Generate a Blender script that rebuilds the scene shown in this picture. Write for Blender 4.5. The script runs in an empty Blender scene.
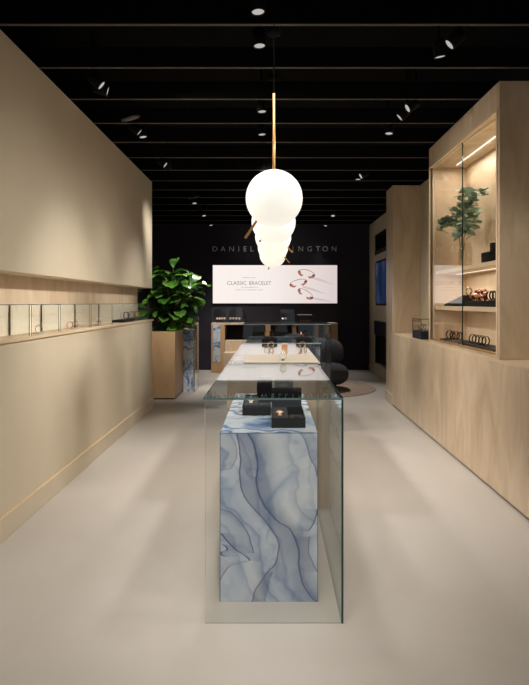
import bpy, bmesh, math, random
from mathutils import Vector, Matrix, Euler
random.seed(7)
PI = math.pi
SC = bpy.context.scene
COL = SC.collection

# ------------------------------------------------------------------ frame
F, VX, VY, H = 560.0, 271.5, 302.5, 1.4        # focal length in px, vanishing point, eye height


def px(x, y, d):
    """world point seen at pixel x, y at the distance d"""
    return Vector(((x - VX) * d / F, d, H - (y - VY) * d / F))


def pz(x, y, z):
    """world point seen at pixel x, y at the height z"""
    d = F * (H - z) / (y - VY)
    return Vector(((x - VX) * d / F, d, z))


def lin(r, g, b):
    def c(v):
        v /= 255.0
        return v / 12.92 if v <= 0.04045 else ((v + 0.055) / 1.055) ** 2.4
    return (c(r), c(g), c(b), 1.0)


# ------------------------------------------------------------------ materials
def nodes(name):
    m = bpy.data.materials.new(name)
    m.use_nodes = True
    nt = m.node_tree
    return m, nt, nt.nodes['Principled BSDF'], nt.nodes['Material Output']


def plain(name, col, rough=0.5, metal=0.0, spec=0.5, coat=0.0):
    m, nt, b, o = nodes(name)
    b.inputs['Base Color'].default_value = col
    b.inputs['Roughness'].default_value = rough
    b.inputs['Metallic'].default_value = metal
    b.inputs['Specular IOR Level'].default_value = spec
    b.inputs['Coat Weight'].default_value = coat
    n = nt.nodes.new('ShaderNodeTexNoise')
    n.inputs['Scale'].default_value = 60
    bp = nt.nodes.new('ShaderNodeBump')
    bp.inputs['Strength'].default_value = 0.03
    bp.inputs['Distance'].default_value = 0.002
    nt.links.new(n.outputs['Fac'], bp.inputs['Height'])
    nt.links.new(bp.outputs['Normal'], b.inputs['Normal'])
    return m


def glow(name, col, strength):
    m, nt, b, o = nodes(name)
    nt.nodes.remove(b)
    e = nt.nodes.new('ShaderNodeEmission')
    e.inputs['Color'].default_value = col
    e.inputs['Strength'].default_value = strength
    nt.links.new(e.outputs[0], o.inputs['Surface'])
    return m


def ramp(nt, stops):
    r = nt.nodes.new('ShaderNodeValToRGB')
    e = r.color_ramp.elements
    e[0].position, e[0].color = stops[0]
    e[1].position, e[1].color = stops[-1]
    for p, c in stops[1:-1]:
        k = e.new(p)
        k.color = c
    return r


def tex_coord(nt, scale=(1, 1, 1), rot=(0, 0, 0)):
    tc = nt.nodes.new('ShaderNodeTexCoord')
    mp = nt.nodes.new('ShaderNodeMapping')
    mp.inputs['Scale'].default_value = scale
    mp.inputs['Rotation'].default_value = rot
    nt.links.new(tc.outputs['Object'], mp.inputs['Vector'])
    return mp


def mottled(name, c1, c2, c3, scale=(1, 1, 1), nscale=2.0, detail=6, dist=0.0, rough=0.45, bump=0.05, spec=0.4, rvar=0.1):
    m, nt, b, o = nodes(name)
    mp = tex_coord(nt, scale)
    n = nt.nodes.new('ShaderNodeTexNoise')
    n.inputs['Scale'].default_value = nscale
    n.inputs['Detail'].default_value = detail
    n.inputs['Roughness'].default_value = 0.6
    n.inputs['Distortion'].default_value = dist
    nt.links.new(mp.outputs[0], n.inputs['Vector'])
    r = ramp(nt, [(0.3, c1), (0.5, c2), (0.72, c3)])
    nt.links.new(n.outputs['Fac'], r.inputs['Fac'])
    nt.links.new(r.outputs['Color'], b.inputs['Base Color'])
    mr = nt.nodes.new('ShaderNodeMapRange')
    mr.inputs['To Min'].default_value = rough - rvar
    mr.inputs['To Max'].default_value = rough + rvar
    nt.links.new(n.outputs['Fac'], mr.inputs['Value'])
    nt.links.new(mr.outputs[0], b.inputs['Roughness'])
    b.inputs['Specular IOR Level'].default_value = spec
    bp = nt.nodes.new('ShaderNodeBump')
    bp.inputs['Strength'].default_value = bump
    bp.inputs['Distance'].default_value = 0.01
    nt.links.new(n.outputs['Fac'], bp.inputs['Height'])
    nt.links.new(bp.outputs['Normal'], b.inputs['Normal'])
    return m


def glass_mat(name, tint, refl=(1, 1, 1, 1), ior=1.5):
    """thin architectural glass: what passes goes straight through, the rest mirrors by Fresnel"""
    m, nt, b, o = nodes(name)
    nt.nodes.remove(b)
    tr = nt.nodes.new('ShaderNodeBsdfTransparent')
    tr.inputs['Color'].default_value = tint
    gl = nt.nodes.new('ShaderNodeBsdfGlossy')
    gl.inputs['Color'].default_value = refl
    gl.inputs['Roughness'].default_value = 0.0
    g = nt.nodes.new('ShaderNodeNewGeometry')
    mr = nt.nodes.new('ShaderNodeMapRange')
    mr.inputs['To Min'].default_value = ior
    mr.inputs['To Max'].default_value = 1.0 / ior
    nt.links.new(g.outputs['Backfacing'], mr.inputs['Value'])
    fr = nt.nodes.new('ShaderNodeFresnel')
    nt.links.new(mr.outputs[0], fr.inputs['IOR'])
    mx = nt.nodes.new('ShaderNodeMixShader')
    nt.links.new(fr.outputs[0], mx.inputs['Fac'])
    nt.links.new(tr.outputs[0], mx.inputs[1])
    nt.links.new(gl.outputs[0], mx.inputs[2])
    nt.links.new(mx.outputs[0], o.inputs['Surface'])
    return m


def marble_mat(name, curves, ux=(0, 1), vz=(0, 1), base_shift=0.0):
    """pale blue-grey stone with navy ink-like flows; curves: [(points (v,u)), width, darkness]"""
    m, nt, b, o = nodes(name)
    L = nt.links.new
    tc = nt.nodes.new('ShaderNodeTexCoord')
    # slow warp
    wn = nt.nodes.new('ShaderNodeTexNoise')
    wn.inputs['Scale'].default_value = 3.2
    wn.inputs['Detail'].default_value = 3
    L(tc.outputs['Object'], wn.inputs['Vector'])
    sub = nt.nodes.new('ShaderNodeVectorMath'); sub.operation = 'SUBTRACT'
    sub.inputs[1].default_value = (0.5, 0.5, 0.5)
    L(wn.outputs['Color'], sub.inputs[0])
    sc = nt.nodes.new('ShaderNodeVectorMath'); sc.operation = 'SCALE'
    sc.inputs['Scale'].default_value = 0.62
    L(sub.outputs[0], sc.inputs[0])
    ad = nt.nodes.new('ShaderNodeVectorMath'); ad.operation = 'ADD'
    L(tc.outputs['Object'], ad.inputs[0]); L(sc.outputs[0], ad.inputs[1])
    # marbling: contour lines of a warped noise
    n1 = nt.nodes.new('ShaderNodeTexNoise')
    n1.inputs['Scale'].default_value = 2.1
    n1.inputs['Detail'].default_value = 1.5
    n1.inputs['Distortion'].default_value = 0.9
    L(ad.outputs[0], n1.inputs['Vector'])
    mul = nt.nodes.new('ShaderNodeMath'); mul.operation = 'MULTIPLY'
    mul.inputs[1].default_value = 5.5
    L(n1.outputs['Fac'], mul.inputs[0])
    fr = nt.nodes.new('ShaderNodeMath'); fr.operation = 'FRACT'
    L(mul.outputs[0], fr.inputs[0])
    pale, mid, blue, navy = lin(200, 208, 218), lin(160, 176, 200), lin(84, 120, 168), lin(34, 58, 104)
    r1 = ramp(nt, [(0.0, navy), (0.06, blue), (0.22, mid), (0.5, pale), (0.72, pale), (0.92, mid), (1.0, blue)])
    L(fr.outputs[0], r1.inputs['Fac'])
    # strength mask of those lines
    n2 = nt.nodes.new('ShaderNodeTexNoise')
    n2.inputs['Scale'].default_value = 3.4
    n2.inputs['Detail'].default_value = 3
    L(ad.outputs[0], n2.inputs['Vector'])
    r2 = ramp(nt, [(0.38 if curves else .2, (0.1, 0.1, 0.1, 1)), (0.62 if curves else .42, (0.95, 0.95, 0.95, 1))])
    L(n2.outputs['Fac'], r2.inputs['Fac'])
    n3 = nt.nodes.new('ShaderNodeTexNoise')
    n3.inputs['Scale'].default_value = 2.6
    n3.inputs['Detail'].default_value = 4
    n3.inputs['Distortion'].default_value = 1.2
    L(ad.outputs[0], n3.inputs['Vector'])
    r3 = ramp(nt, [(0.28, lin(150, 166, 192)), (0.44, lin(182, 193, 208)), (0.6, lin(208, 213, 218)), (0.8, lin(216, 219, 221))])
    L(n3.outputs['Fac'], r3.inputs['Fac'])
    mx = nt.nodes.new('ShaderNodeMix'); mx.data_type = 'RGBA'
    if curves:      # the drawn flows rule the upright faces, the free marbling the top
        sz = nt.nodes.new('ShaderNodeSeparateXYZ')
        L(tc.outputs['Object'], sz.inputs[0])
        tm = nt.nodes.new('ShaderNodeMapRange')
        tm.inputs['From Min'].default_value = vz[1] - .003
        tm.inputs['From Max'].default_value = vz[1] - .001
        tm.inputs['To Min'].default_value = 0.38
        tm.inputs['To Max'].default_value = 1.0
        L(sz.outputs['Z'], tm.inputs['Value'])
        tmul = nt.nodes.new('ShaderNodeMath'); tmul.operation = 'MULTIPLY'
        L(r2.outputs['Color'], tmul.inputs[0]); L(tm.outputs[0], tmul.inputs[1])
        top = nt.nodes.new('ShaderNodeMapRange')
        top.inputs['From Min'].default_value = vz[1] - .003
        top.inputs['From Max'].default_value = vz[1] - .001
        top.inputs['To Max'].default_value = 0.88
        L(sz.outputs['Z'], top.inputs['Value'])
        tmx = nt.nodes.new('ShaderNodeMath'); tmx.operation = 'MAXIMUM'
        L(tmul.outputs[0], tmx.inputs[0]); L(top.outputs[0], tmx.inputs[1])
        L(tmx.outputs[0], mx.inputs['Factor'])
    else:
        L(r2.outputs['Color'], mx.inputs['Factor'])
    L(r3.outputs['Color'], mx.inputs['A']); L(r1.outputs['Color'], mx.inputs['B'])
    if curves:
        r1t = ramp(nt, [(0.0, navy), (0.05, blue), (0.14, lin(150, 178, 208)), (0.3, lin(206, 216, 226)), (0.66, lin(206, 216, 226)), (0.8, lin(150, 178, 208)), (0.93, lin(70, 112, 168)), (1.0, navy)])
        L(fr.outputs[0], r1t.inputs['Fac'])
        mt_ = nt.nodes.new('ShaderNodeMix'); mt_.data_type = 'RGBA'
        L(top.outputs[0], mt_.inputs['Factor'])
        L(r1.outputs['Color'], mt_.inputs['A']); L(r1t.outputs['Color'], mt_.inputs['B'])
        L(mt_.outputs['Result'], mx.inputs['B'])
    out = mx.outputs['Result']
    if curves:
        sx = nt.nodes.new('ShaderNodeSeparateXYZ')
        w2 = nt.nodes.new('ShaderNodeTexNoise')
        w2.inputs['Scale'].default_value = 14
        w2.inputs['Detail'].default_value = 3
        L(tc.outputs['Object'], w2.inputs['Vector'])
        s2 = nt.nodes.new('ShaderNodeVectorMath'); s2.operation = 'SUBTRACT'
        s2.inputs[1].default_value = (0.5, 0.5, 0.5); L(w2.outputs['Color'], s2.inputs[0])
        c2 = nt.nodes.new('ShaderNodeVectorMath'); c2.operation = 'SCALE'
        c2.inputs['Scale'].default_value = 0.022; L(s2.outputs[0], c2.inputs[0])
        a2 = nt.nodes.new('ShaderNodeVectorMath'); a2.operation = 'ADD'
        L(tc.outputs['Object'], a2.inputs[0]); L(c2.outputs[0], a2.inputs[1])
        L(a2.outputs[0], sx.inputs[0])
        # on the top face the flows run on in depth: use z minus depth as the running coordinate
        um = nt.nodes.new('ShaderNodeMapRange'); um.clamp = False
        um.inputs['From Min'].default_value, um.inputs['From Max'].default_value = ux
        L(sx.outputs['X'], um.inputs['Value'])
        vm = nt.nodes.new('ShaderNodeMapRange'); vm.clamp = True
        vm.inputs['From Min'].default_value, vm.inputs['From Max'].default_value = vz[1], vz[0]
        L(sx.outputs['Z'], vm.inputs['Value'])
        # calm the base marbling on the face that carries the drawn flows
        fb = nt.nodes.new('ShaderNodeFloatCurve')
        pm = sorted(curves[1][0])
        cv = fb.mapping.curves[0]
        cv.points[0].location = pm[0]; cv.points[1].location = pm[-1]
        for p in pm[1:-1]:
            cv.points.new(*p)
        fb.mapping.update()
        L(vm.outputs[0], fb.inputs['Value'])
        ph = nt.nodes.new('ShaderNodeMath'); ph.operation = 'SUBTRACT'
        L(um.outputs[0], ph.inputs[0]); L(fb.outputs[0], ph.inputs[1])
        wv = nt.nodes.new('ShaderNodeTexNoise')
        wv.inputs['Scale'].default_value = 4.5; wv.inputs['Detail'].default_value = 2.5
        L(tc.outputs['Object'], wv.inputs['Vector'])
        wa = nt.nodes.new('ShaderNodeMath'); wa.operation = 'MULTIPLY_ADD'
        wa.inputs[1].default_value = .55
        L(wv.outputs['Fac'], wa.inputs[0]); L(ph.outputs[0], wa.inputs[2])
        wr_ = nt.nodes.new('ShaderNodeMapRange')
        wr_.inputs['From Min'].default_value = -.45; wr_.inputs['From Max'].default_value = .95
        L(wa.outputs[0], wr_.inputs['Value'])
        k_ = lambda v: (v, v, v, 1)
        rb = ramp(nt, [(0, k_(.15)), (.06, k_(.5)), (.07, k_(.1)), (.15, k_(.02)), (.22, k_(.35)), (.25, k_(.7)), (.262, k_(.15)), (.33, k_(.05)), (.40, k_(.3)),
                       (.43, k_(.65)), (.44, k_(.3)), (.50, k_(.42)), (.56, k_(.55)), (.575, k_(.25)), (.64, k_(.1)), (.72, k_(.0)), (.78, k_(.25)), (.80, k_(.5)), (.81, k_(.1)),
                       (.88, k_(0)), (.93, k_(.3)), (.94, k_(.05)), (1, k_(.1))])
        L(wr_.outputs[0], rb.inputs['Fac'])
        bm_ = nt.nodes.new('ShaderNodeMath'); bm_.operation = 'LESS_THAN'; bm_.inputs[1].default_value = vz[1] - .0014
        L(sz.outputs['Z'], bm_.inputs[0])
        bm2 = nt.nodes.new('ShaderNodeMath'); bm2.operation = 'MULTIPLY'
        L(rb.outputs['Color'], bm2.inputs[0]); L(bm_.outputs[0], bm2.inputs[1])
        bm3 = nt.nodes.new('ShaderNodeMath'); bm3.operation = 'MULTIPLY'; bm3.inputs[1].default_value = .78
        L(bm2.outputs[0], bm3.inputs[0])
        mb = nt.nodes.new('ShaderNodeMix'); mb.data_type = 'RGBA'
        L(bm3.outputs[0], mb.inputs['Factor']); L(out, mb.inputs['A'])
        mb.inputs['B'].default_value = lin(70, 98, 146)
        out = mb.outputs['Result']
        for pts, width, dark, soft, side in curves:
            fc = nt.nodes.new('ShaderNodeFloatCurve')
            cm = fc.mapping
            cv = cm.curves[0]
            pts = sorted(pts)
            cv.points[0].location = pts[0]
            cv.points[1].location = pts[-1]
            for p in pts[1:-1]:
                cv.points.new(*p)
            cm.update()
            L(vm.outputs[0], fc.inputs['Value'])
            d = nt.nodes.new('ShaderNodeMath'); d.operation = 'SUBTRACT'
            L(um.outputs[0], d.inputs[0]); L(fc.outputs[0], d.inputs[1])
            # range mask
            v0, v1 = pts[0][0], pts[-1][0]
            a = nt.nodes.new('ShaderNodeMath'); a.operation = 'ABSOLUTE'; L(d.outputs[0], a.inputs[0])
            ln = nt.nodes.new('ShaderNodeMapRange'); ln.interpolation_type = 'SMOOTHSTEP'
            ln.inputs['From Min'].default_value = width * 0.25
            ln.inputs['From Max'].default_value = width
            ln.inputs['To Min'].default_value = dark
            ln.inputs['To Max'].default_value = 0.0
            L(a.outputs[0], ln.inputs['Value'])
            # soft ink bleeding to one side
            sd = nt.nodes.new('ShaderNodeMath'); sd.operation = 'MULTIPLY'; sd.inputs[1].default_value = side
            L(d.outputs[0], sd.inputs[0])
            g1 = nt.nodes.new('ShaderNodeMapRange')
            g1.inputs['From Min'].default_value = 0.0
            g1.inputs['From Max'].default_value = 0.20
            g1.inputs['To Min'].default_value = soft
            g1.inputs['To Max'].default_value = 0.0
            L(sd.outputs[0], g1.inputs['Value'])
            g2 = nt.nodes.new('ShaderNodeMath'); g2.operation = 'GREATER_THAN'; g2.inputs[1].default_value = 0.0
            L(sd.outputs[0], g2.inputs[0])
            g3 = nt.nodes.new('ShaderNodeMath'); g3.operation = 'MULTIPLY'
            L(g1.outputs[0], g3.inputs[0]); L(g2.outputs[0], g3.inputs[1])
            mxx = nt.nodes.new('ShaderNodeMath'); mxx.operation = 'MAXIMUM'
            L(ln.outputs[0], mxx.inputs[0]); L(g3.outputs[0], mxx.inputs[1])
            fade = nt.nodes.new('ShaderNodeMath'); fade.operation = 'COMPARE'
            fade.inputs[1].default_value = (v0 + v1) / 2
            fade.inputs[2].default_value = (v1 - v0) / 2
            L(vm.outputs[0], fade.inputs[0])
            f3 = nt.nodes.new('ShaderNodeMath'); f3.operation = 'MULTIPLY'
            L(mxx.outputs[0], f3.inputs[0]); L(fade.outputs[0], f3.inputs[1])
            f4 = nt.nodes.new('ShaderNodeMath'); f4.operation = 'LESS_THAN'; f4.inputs[1].default_value = vz[1] - .0014
            L(sz.outputs['Z'], f4.inputs[0])
            f2 = nt.nodes.new('ShaderNodeMath'); f2.operation = 'MULTIPLY'
            L(f3.outputs[0], f2.inputs[0]); L(f4.outputs[0], f2.inputs[1])
            mm = nt.nodes.new('ShaderNodeMix'); mm.data_type = 'RGBA'
            L(f2.outputs[0], mm.inputs['Factor'])
            L(out, mm.inputs['A'])
            mm.inputs['B'].default_value = lin(48, 72, 118)
            out = mm.outputs['Result']
    L(out, b.inputs['Base Color'])
    b.inputs['Roughness'].default_value = 0.12
    b.inputs['Specular IOR Level'].default_value = 0.5
    return m


M = {}
M['floor'] = mottled('microcement', lin(190, 182, 172), lin(196, 189, 180), lin(202, 196, 188), (1, .6, 1), 1.1, 7, 0.4, 0.42, 0.03, 0.35, 0.08)
M['wall'] = mottled('sand_lacquer', lin(203, 189, 165), lin(207, 194, 170), lin(211, 199, 176), (1, 1, .35), 1.4, 5, 0.3, 0.5, 0.02, 0.3)
M['wood'] = mottled('pale_figured_wood', lin(198, 174, 144), lin(212, 190, 162), lin(224, 205, 180), (1.2, 1.2, .38), 3.2, 8, 1.6, 0.42, 0.03, 0.35)
M['wood_warm'] = mottled('warm_wood', lin(186, 148, 108), lin(194, 158, 118), lin(202, 168, 128), (1, 1, .4), 3.0, 7, 1.2, 0.45, 0.03, 0.35)
M['edge_wood'] = mottled('light_edge_wood', lin(214, 190, 156), lin(220, 197, 164), lin(226, 204, 172), (1, 1, 1), 5, 5, 0.6, 0.4, 0.02, 0.35)
M['cream'] = plain('cream_backing', lin(250, 240, 218), 0.6)
M['black_wall'] = mottled('black_wall_paint', lin(40, 36, 47), lin(44, 40, 51), lin(48, 43, 54), (1, 1, 1), 1.2, 4, 0, 0.6, 0.02, 0.3)
M['ceiling'] = plain('black_ceiling_paint', lin(7, 6, 6), 0.9, 0, 0.1)
M['beam'] = plain('black_beam_paint', lin(12, 11, 11), 0.9, 0, 0.1)
M['lit_edge'] = plain('lit_beam_edge_grey', lin(86, 78, 72), 0.5, 0, 0.3)  # lighter grey stands in for grazing light on the beams' bottom edges
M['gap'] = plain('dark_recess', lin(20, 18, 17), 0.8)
M['black'] = plain('black_card', lin(18, 16, 17), 0.6, 0, .3)
M['lid'] = plain('charcoal_card', lin(58, 54, 55), 0.5)
M['black_soft'] = plain('black_foam', lin(62, 58, 58), 0.9, 0, 0.1)
M['black_metal'] = plain('black_metal', lin(14, 14, 15), 0.7, 0.0, .2)
M['slate'] = plain('slate_blue_lacquer', lin(36, 40, 56), 0.35)
M['fabric'] = mottled('charcoal_boucle', lin(58, 56, 62), lin(70, 68, 75), lin(84, 81, 88), (1, 1, 1), 60, 4, 0, 0.9, 0.4, 0.1, 0.05)
M['rug'] = mottled('taupe_rug', lin(146, 127, 112), lin(158, 139, 124), lin(170, 151, 136), (1, 2.2, 1), 3, 6, 2.2, 0.9, 0.1, 0.1)
M['brass'] = plain('brushed_brass', lin(190, 144, 88), 0.4, .65)
M['rose'] = plain('rose_gold', lin(226, 158, 132), 0.16, 1.0)
M['silver'] = plain('polished_silver', lin(220, 218, 214), 0.14, 1.0)
M['dark_band'] = plain('dark_bronze', lin(70, 54, 42), 0.25, 1.0)
M['dial'] = plain('white_dial', lin(236, 234, 228), 0.3)
M['tan'] = plain('tan_strap', lin(206, 160, 122), 0.6)
M['letter'] = plain('brushed_steel_letter', lin(214, 214, 220), 0.4, 0.3)
M['white'] = plain('white_gloss', lin(232, 229, 224), 0.3)
M['greydisc'] = plain('grey_disc', lin(74, 70, 70), 0.6)
M['soil'] = plain('dark_soil', lin(40, 30, 24), 0.95)
M['bark'] = plain('brown_bark', lin(92, 72, 52), 0.9)
M['glass'] = glass_mat('clear_glass', (0.983, 0.989, 0.984, 1), (.93, .975, 1.0, 1))
M['glass_clear'] = glass_mat('vitrine_glass', (0.99, 0.994, 0.992, 1), ior=1.33)
M['vase_glass'] = glass_mat('vase_glass', (0.94, 0.94, 0.90, 1))
M['glass_edge'] = plain('green_glass_edge', lin(34, 54, 48), 0.12, 0, 0.6)
M['glass_edge_pale'] = glass_mat('pale_glass_edge', (.78, .84, .80, 1))
M['glass_edge_sky'] = plain('bluish_glass_edge', lin(164, 186, 196), 0.15, 0, 0.6)
M['glass_edge_light'] = plain('pale_glass_edge', lin(84, 106, 102), 0.12, 0, 0.6)
M['water'] = glass_mat('water', (0.95, 0.97, 0.95, 1), ior=1.33)
m, nt, b, o = nodes('opal_globe')
b.inputs['Base Color'].default_value = (.8, .78, .74, 1)
b.inputs['Roughness'].default_value = .25
b.inputs['Emission Color'].default_value = (1.0, .955, .85, 1)
b.inputs['Emission Strength'].default_value = .62
M['globe'] = m
M['led'] = glow('led_strip', (1.0, 0.90, 0.76, 1), 1.6)
M['lens'] = glow('spot_lens', (1.0, 0.95, 0.9, 1), 0.42)
M['display'] = None


def leaf_mat(name, c1, c2, c3, rough):
    m, nt, b, o = nodes(name)
    mp = tex_coord(nt)
    n = nt.nodes.new('ShaderNodeTexNoise')
    n.inputs['Scale'].default_value = 5
    n.inputs['Detail'].default_value = 3
    nt.links.new(mp.outputs[0], n.inputs['Vector'])
    r = ramp(nt, [(0.3, c1), (0.5, c2), (0.7, c3)])
    nt.links.new(n.outputs['Fac'], r.inputs['Fac'])
    nt.links.new(r.outputs['Color'], b.inputs['Base Color'])
    b.inputs['Roughness'].default_value = rough
    b.inputs['Specular IOR Level'].default_value = 0.5
    return m


M['fig'] = leaf_mat('fig_leaf', lin(44, 84, 30), lin(68, 112, 40), lin(108, 150, 60), 0.25)
M['euca'] = leaf_mat('eucalyptus_leaf', lin(118, 146, 122), lin(146, 170, 146), lin(182, 198, 172), 0.55)
M['mat'] = plain('cream_suede', lin(172, 163, 148), 0.9, 0, .1)
M['stem'] = plain('green_stem', lin(98, 96, 62), 0.7)

# ------------------------------------------------------------------ mesh helpers


def add_box(bm, x0, x1, y0, y1, z0, z1, bevel=0.0, seg=2, mi=0):
    vs = [bm.verts.new(p) for p in ((x0, y0, z0), (x1, y0, z0), (x1, y1, z0), (x0, y1, z0),
                                    (x0, y0, z1), (x1, y0, z1), (x1, y1, z1), (x0, y1, z1))]
    fs = [bm.faces.new([vs[i] for i in f]) for f in ((3, 2, 1, 0), (4, 5, 6, 7), (0, 1, 5, 4), (1, 2, 6, 5), (2, 3, 7, 6), (3, 0, 4, 7))]
    for f in fs:
        f.material_index = mi
    if bevel > 0:
        es = list({e for f in fs for e in f.edges})
        bmesh.ops.bevel(bm, geom=es, offset=bevel, segments=seg, affect='EDGES', profile=0.5)
    return fs


def box(x0, x1, y0, y1, z0, z1, bevel=0.0, seg=2):
    bm = bmesh.new()
    add_box(bm, x0, x1, y0, y1, z0, z1, bevel, seg)
    return bm


def pane(x0, x1, y0, y1, z0, z1):
    """glass pane: its two large faces are glass, its narrow edges show the green of the long way through"""
    bm = bmesh.new()
    fs = add_box(bm, x0, x1, y0, y1, z0, z1)
    dims = (x1 - x0, y1 - y0, z1 - z0)
    ax = dims.index(min(dims))
    bm.normal_update()
    for f in fs:
        f.material_index = 0 if abs(f.normal[ax]) > 0.9 else 1
    return bm


def add_tube(bm, pts, r, n=10, cap=True, smooth=True):
    pts = [Vector(p) for p in pts]
    rs = r if isinstance(r, (list, tuple)) else [r] * len(pts)
    rings = []
    ref = None
    for i, p in enumerate(pts):
        a = pts[max(i - 1, 0)]
        c = pts[min(i + 1, len(pts) - 1)]
        t = (c - a).normalized()
        if ref is None:
            ref = Vector((1, 0, 0)) if abs(t.x) < 0.8 else Vector((0, 1, 0))
        u = (ref - t * ref.dot(t)).normalized()
        ref = u
        v = t.cross(u)
        rings.append([bm.verts.new(p + (u * math.cos(2 * PI * k / n) + v * math.sin(2 * PI * k / n)) * rs[i]) for k in range(n)])
    for i in range(len(rings) - 1):
        for k in range(n):
            f = bm.faces.new([rings[i][k], rings[i][(k + 1) % n], rings[i + 1][(k + 1) % n], rings[i + 1][k]])
            f.smooth = smooth
    if cap:
        bm.faces.new(rings[0][::-1])
        bm.faces.new(rings[-1])
    return rings


def tube(pts, r, n=10):
    bm = bmesh.new()
    add_tube(bm, pts, r, n)
    return bm


def add_lathe(bm, prof, n=32, mat=Matrix.Identity(4), smooth=True):
    rings = []
    for r, z in prof:
        if r < 1e-6:
            rings.append([bm.verts.new(mat @ Vector((0, 0, z)))])
        else:
            rings.append([bm.verts.new(mat @ Vector((r * math.cos(2 * PI * k / n), r * math.sin(2 * PI * k / n), z))) for k in range(n)])
    for a, b in zip(rings[:-1], rings[1:]):
        for k in range(n):
            k2 = (k + 1) % n
            if len(a) == 1 and len(b) == 1:
                continue
            if len(a) == 1:
                f = bm.faces.new([a[0], b[k2], b[k]])
            elif len(b) == 1:
                f = bm.faces.new([a[k], a[k2], b[0]])
            else:
                f = bm.faces.new([a[k], a[k2], b[k2], b[k]])
            f.smooth = smooth
    return bm


def lathe(prof, n=32, mat=Matrix.Identity(4), smooth=True):
    bm = bmesh.new()
    add_lathe(bm, prof, n, mat, smooth)
    bmesh.ops.recalc_face_normals(bm, faces=bm.faces)
    return bm


def add_super(bm, c, s, e=2.6, nu=40, nv=24, fn=None):
    """super-ellipsoid: centre c, half sizes s, squareness e"""
    def sp(v):
        return math.copysign(abs(v) ** (2.0 / e), v)
    rows = []
    for j in range(1, nv):
        ph = -PI / 2 + PI * j / nv
        row = []
        for i in range(nu):
            th = 2 * PI * i / nu
            p = Vector((s[0] * sp(math.cos(ph)) * sp(math.cos(th)), s[1] * sp(math.cos(ph)) * sp(math.sin(th)), s[2] * sp(math.sin(ph))))
            if fn:
                p = fn(p)
            row.append(bm.verts.new(Vector(c) + p))
        rows.append(row)
    b0 = Vector((0, 0, -s[2])); t0 = Vector((0, 0, s[2]))
    if fn:
        b0, t0 = fn(b0), fn(t0)
    b0 = bm.verts.new(Vector(c) + b0); t0 = bm.verts.new(Vector(c) + t0)
    for j in range(len(rows) - 1):
        for i in range(nu):
            f = bm.faces.new([rows[j][i], rows[j][(i + 1) % nu], rows[j + 1][(i + 1) % nu], rows[j + 1][i]])
            f.smooth = True
    for i in range(nu):
        f = bm.faces.new([b0, rows[0][(i + 1) % nu], rows[0][i]]); f.smooth = True
        f = bm.faces.new([rows[-1][i], rows[-1][(i + 1) % nu], t0]); f.smooth = True


def obj(name, bm, mat, parent=None):
    """bm is in world space when the parent stands unrotated; kept in the parent's own space"""
    me = bpy.data.meshes.new(name)
    if parent is not None:
        bmesh.ops.translate(bm, verts=bm.verts, vec=-world_loc(parent))
    bm.to_mesh(me)
    bm.free()
    for m in (mat if isinstance(mat, (list, tuple)) else [mat]):
        me.materials.append(m)
    o = bpy.data.objects.new(name, me)
    COL.objects.link(o)
    if parent is not None:
        o.parent = parent
    return o


def world_loc(o):
    v = Vector(o.location)
    while o.parent is not None:
        o = o.parent
        v += Vector(o.location)
    return v


def tag(o, label, cat, group=None):
    o['label'] = label
    o['category'] = cat
    if group:
        o['group'] = group
    return o


def thing(name, label, cat, loc=(0, 0, 0), group=None):
    o = bpy.data.objects.new(name, None)
    o.empty_display_size = 0.05
    COL.objects.link(o)
    o.location = loc
    return tag(o, label, cat, group)


def struct(name, bm, mat, parent=None):
    o = obj(name, bm, mat, parent)
    if parent is None:
        o['kind'] = 'structure'
    return o


def dup(root, loc, label, group=None, rotz=None):
    r = root.copy()
    COL.objects.link(r)
    r.location = loc
    if rotz is not None:
        r.rotation_euler = (0, 0, rotz)
    r['label'] = label
    if group:
        r['group'] = group
    for ch in list(root.children):
        c = ch.copy(); COL.objects.link(c); c.parent = r
        for g in list(ch.children):
            d = g.copy(); COL.objects.link(d); d.parent = c
    return r


# ------------------------------------------------------------------ setting
YB = 11.62          # back wall
XL, XR = -1.585, 2.03
struct('floor', box(-2.9, 2.6, -2.6, YB + .3, -0.1, 0.0), M['floor'])
ceil = struct('ceiling', box(-2.9, 2.6, -2.6, YB + .3, 3.35, 3.45), M['ceiling'])
d = 3.22 - 0.592 * 9
while d < YB - 0.1:
    bo = obj('beam', box(-2.6, 2.5, d, d + 0.02, 3.004, 3.14), M['beam'], ceil)
    obj('lit_edge_strip', box(-2.6, 2.5, d, d + 0.02, 3.0, 3.004), M['lit_edge'], bo)
    d += 0.592
struct('wall_back', box(-2.9, 2.6, YB, YB + .2, 0, 3.35), M['black_wall'])
struct('wall_outer_left', box(-2.9, -2.6, -2.6, YB, 0, 3.35), M['black_wall'])
# left partition with its display slot
wl = bpy.data.objects.new('wall_left', None); COL.objects.link(wl); wl['kind'] = 'structure'
YE = 7.43
obj('upper_panel', box(-2.0, XL, -2.6, YE, 1.588, 3.0, 0.004, 1), M['wall'], wl)
obj('lower_panel', box(-2.0, XL, -2.6, YE, 0.0, 1.156, 0.004, 1), M['wall'], wl)
obj('niche_back', box(-2.0, -1.777, -2.6, YE, 1.156, 1.588), M['wood'], wl)
obj('ledge', box(-1.777, XL + 0.018, -2.6, YE + 0.012, 1.158, 1.178, 0.002, 1), M['edge_wood'], wl)
struct('baseboard_left', box(XL, XL + 0.016, -2.6, YE + 0.012, 0.0, 0.135, 0.004, 2), M['wall'])
struct('trim_baseboard_cap', box(XL, XL + 0.020, -2.6, YE + 0.014, 0.1355, 0.143, 0.001, 1), M['edge_wood'])
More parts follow.
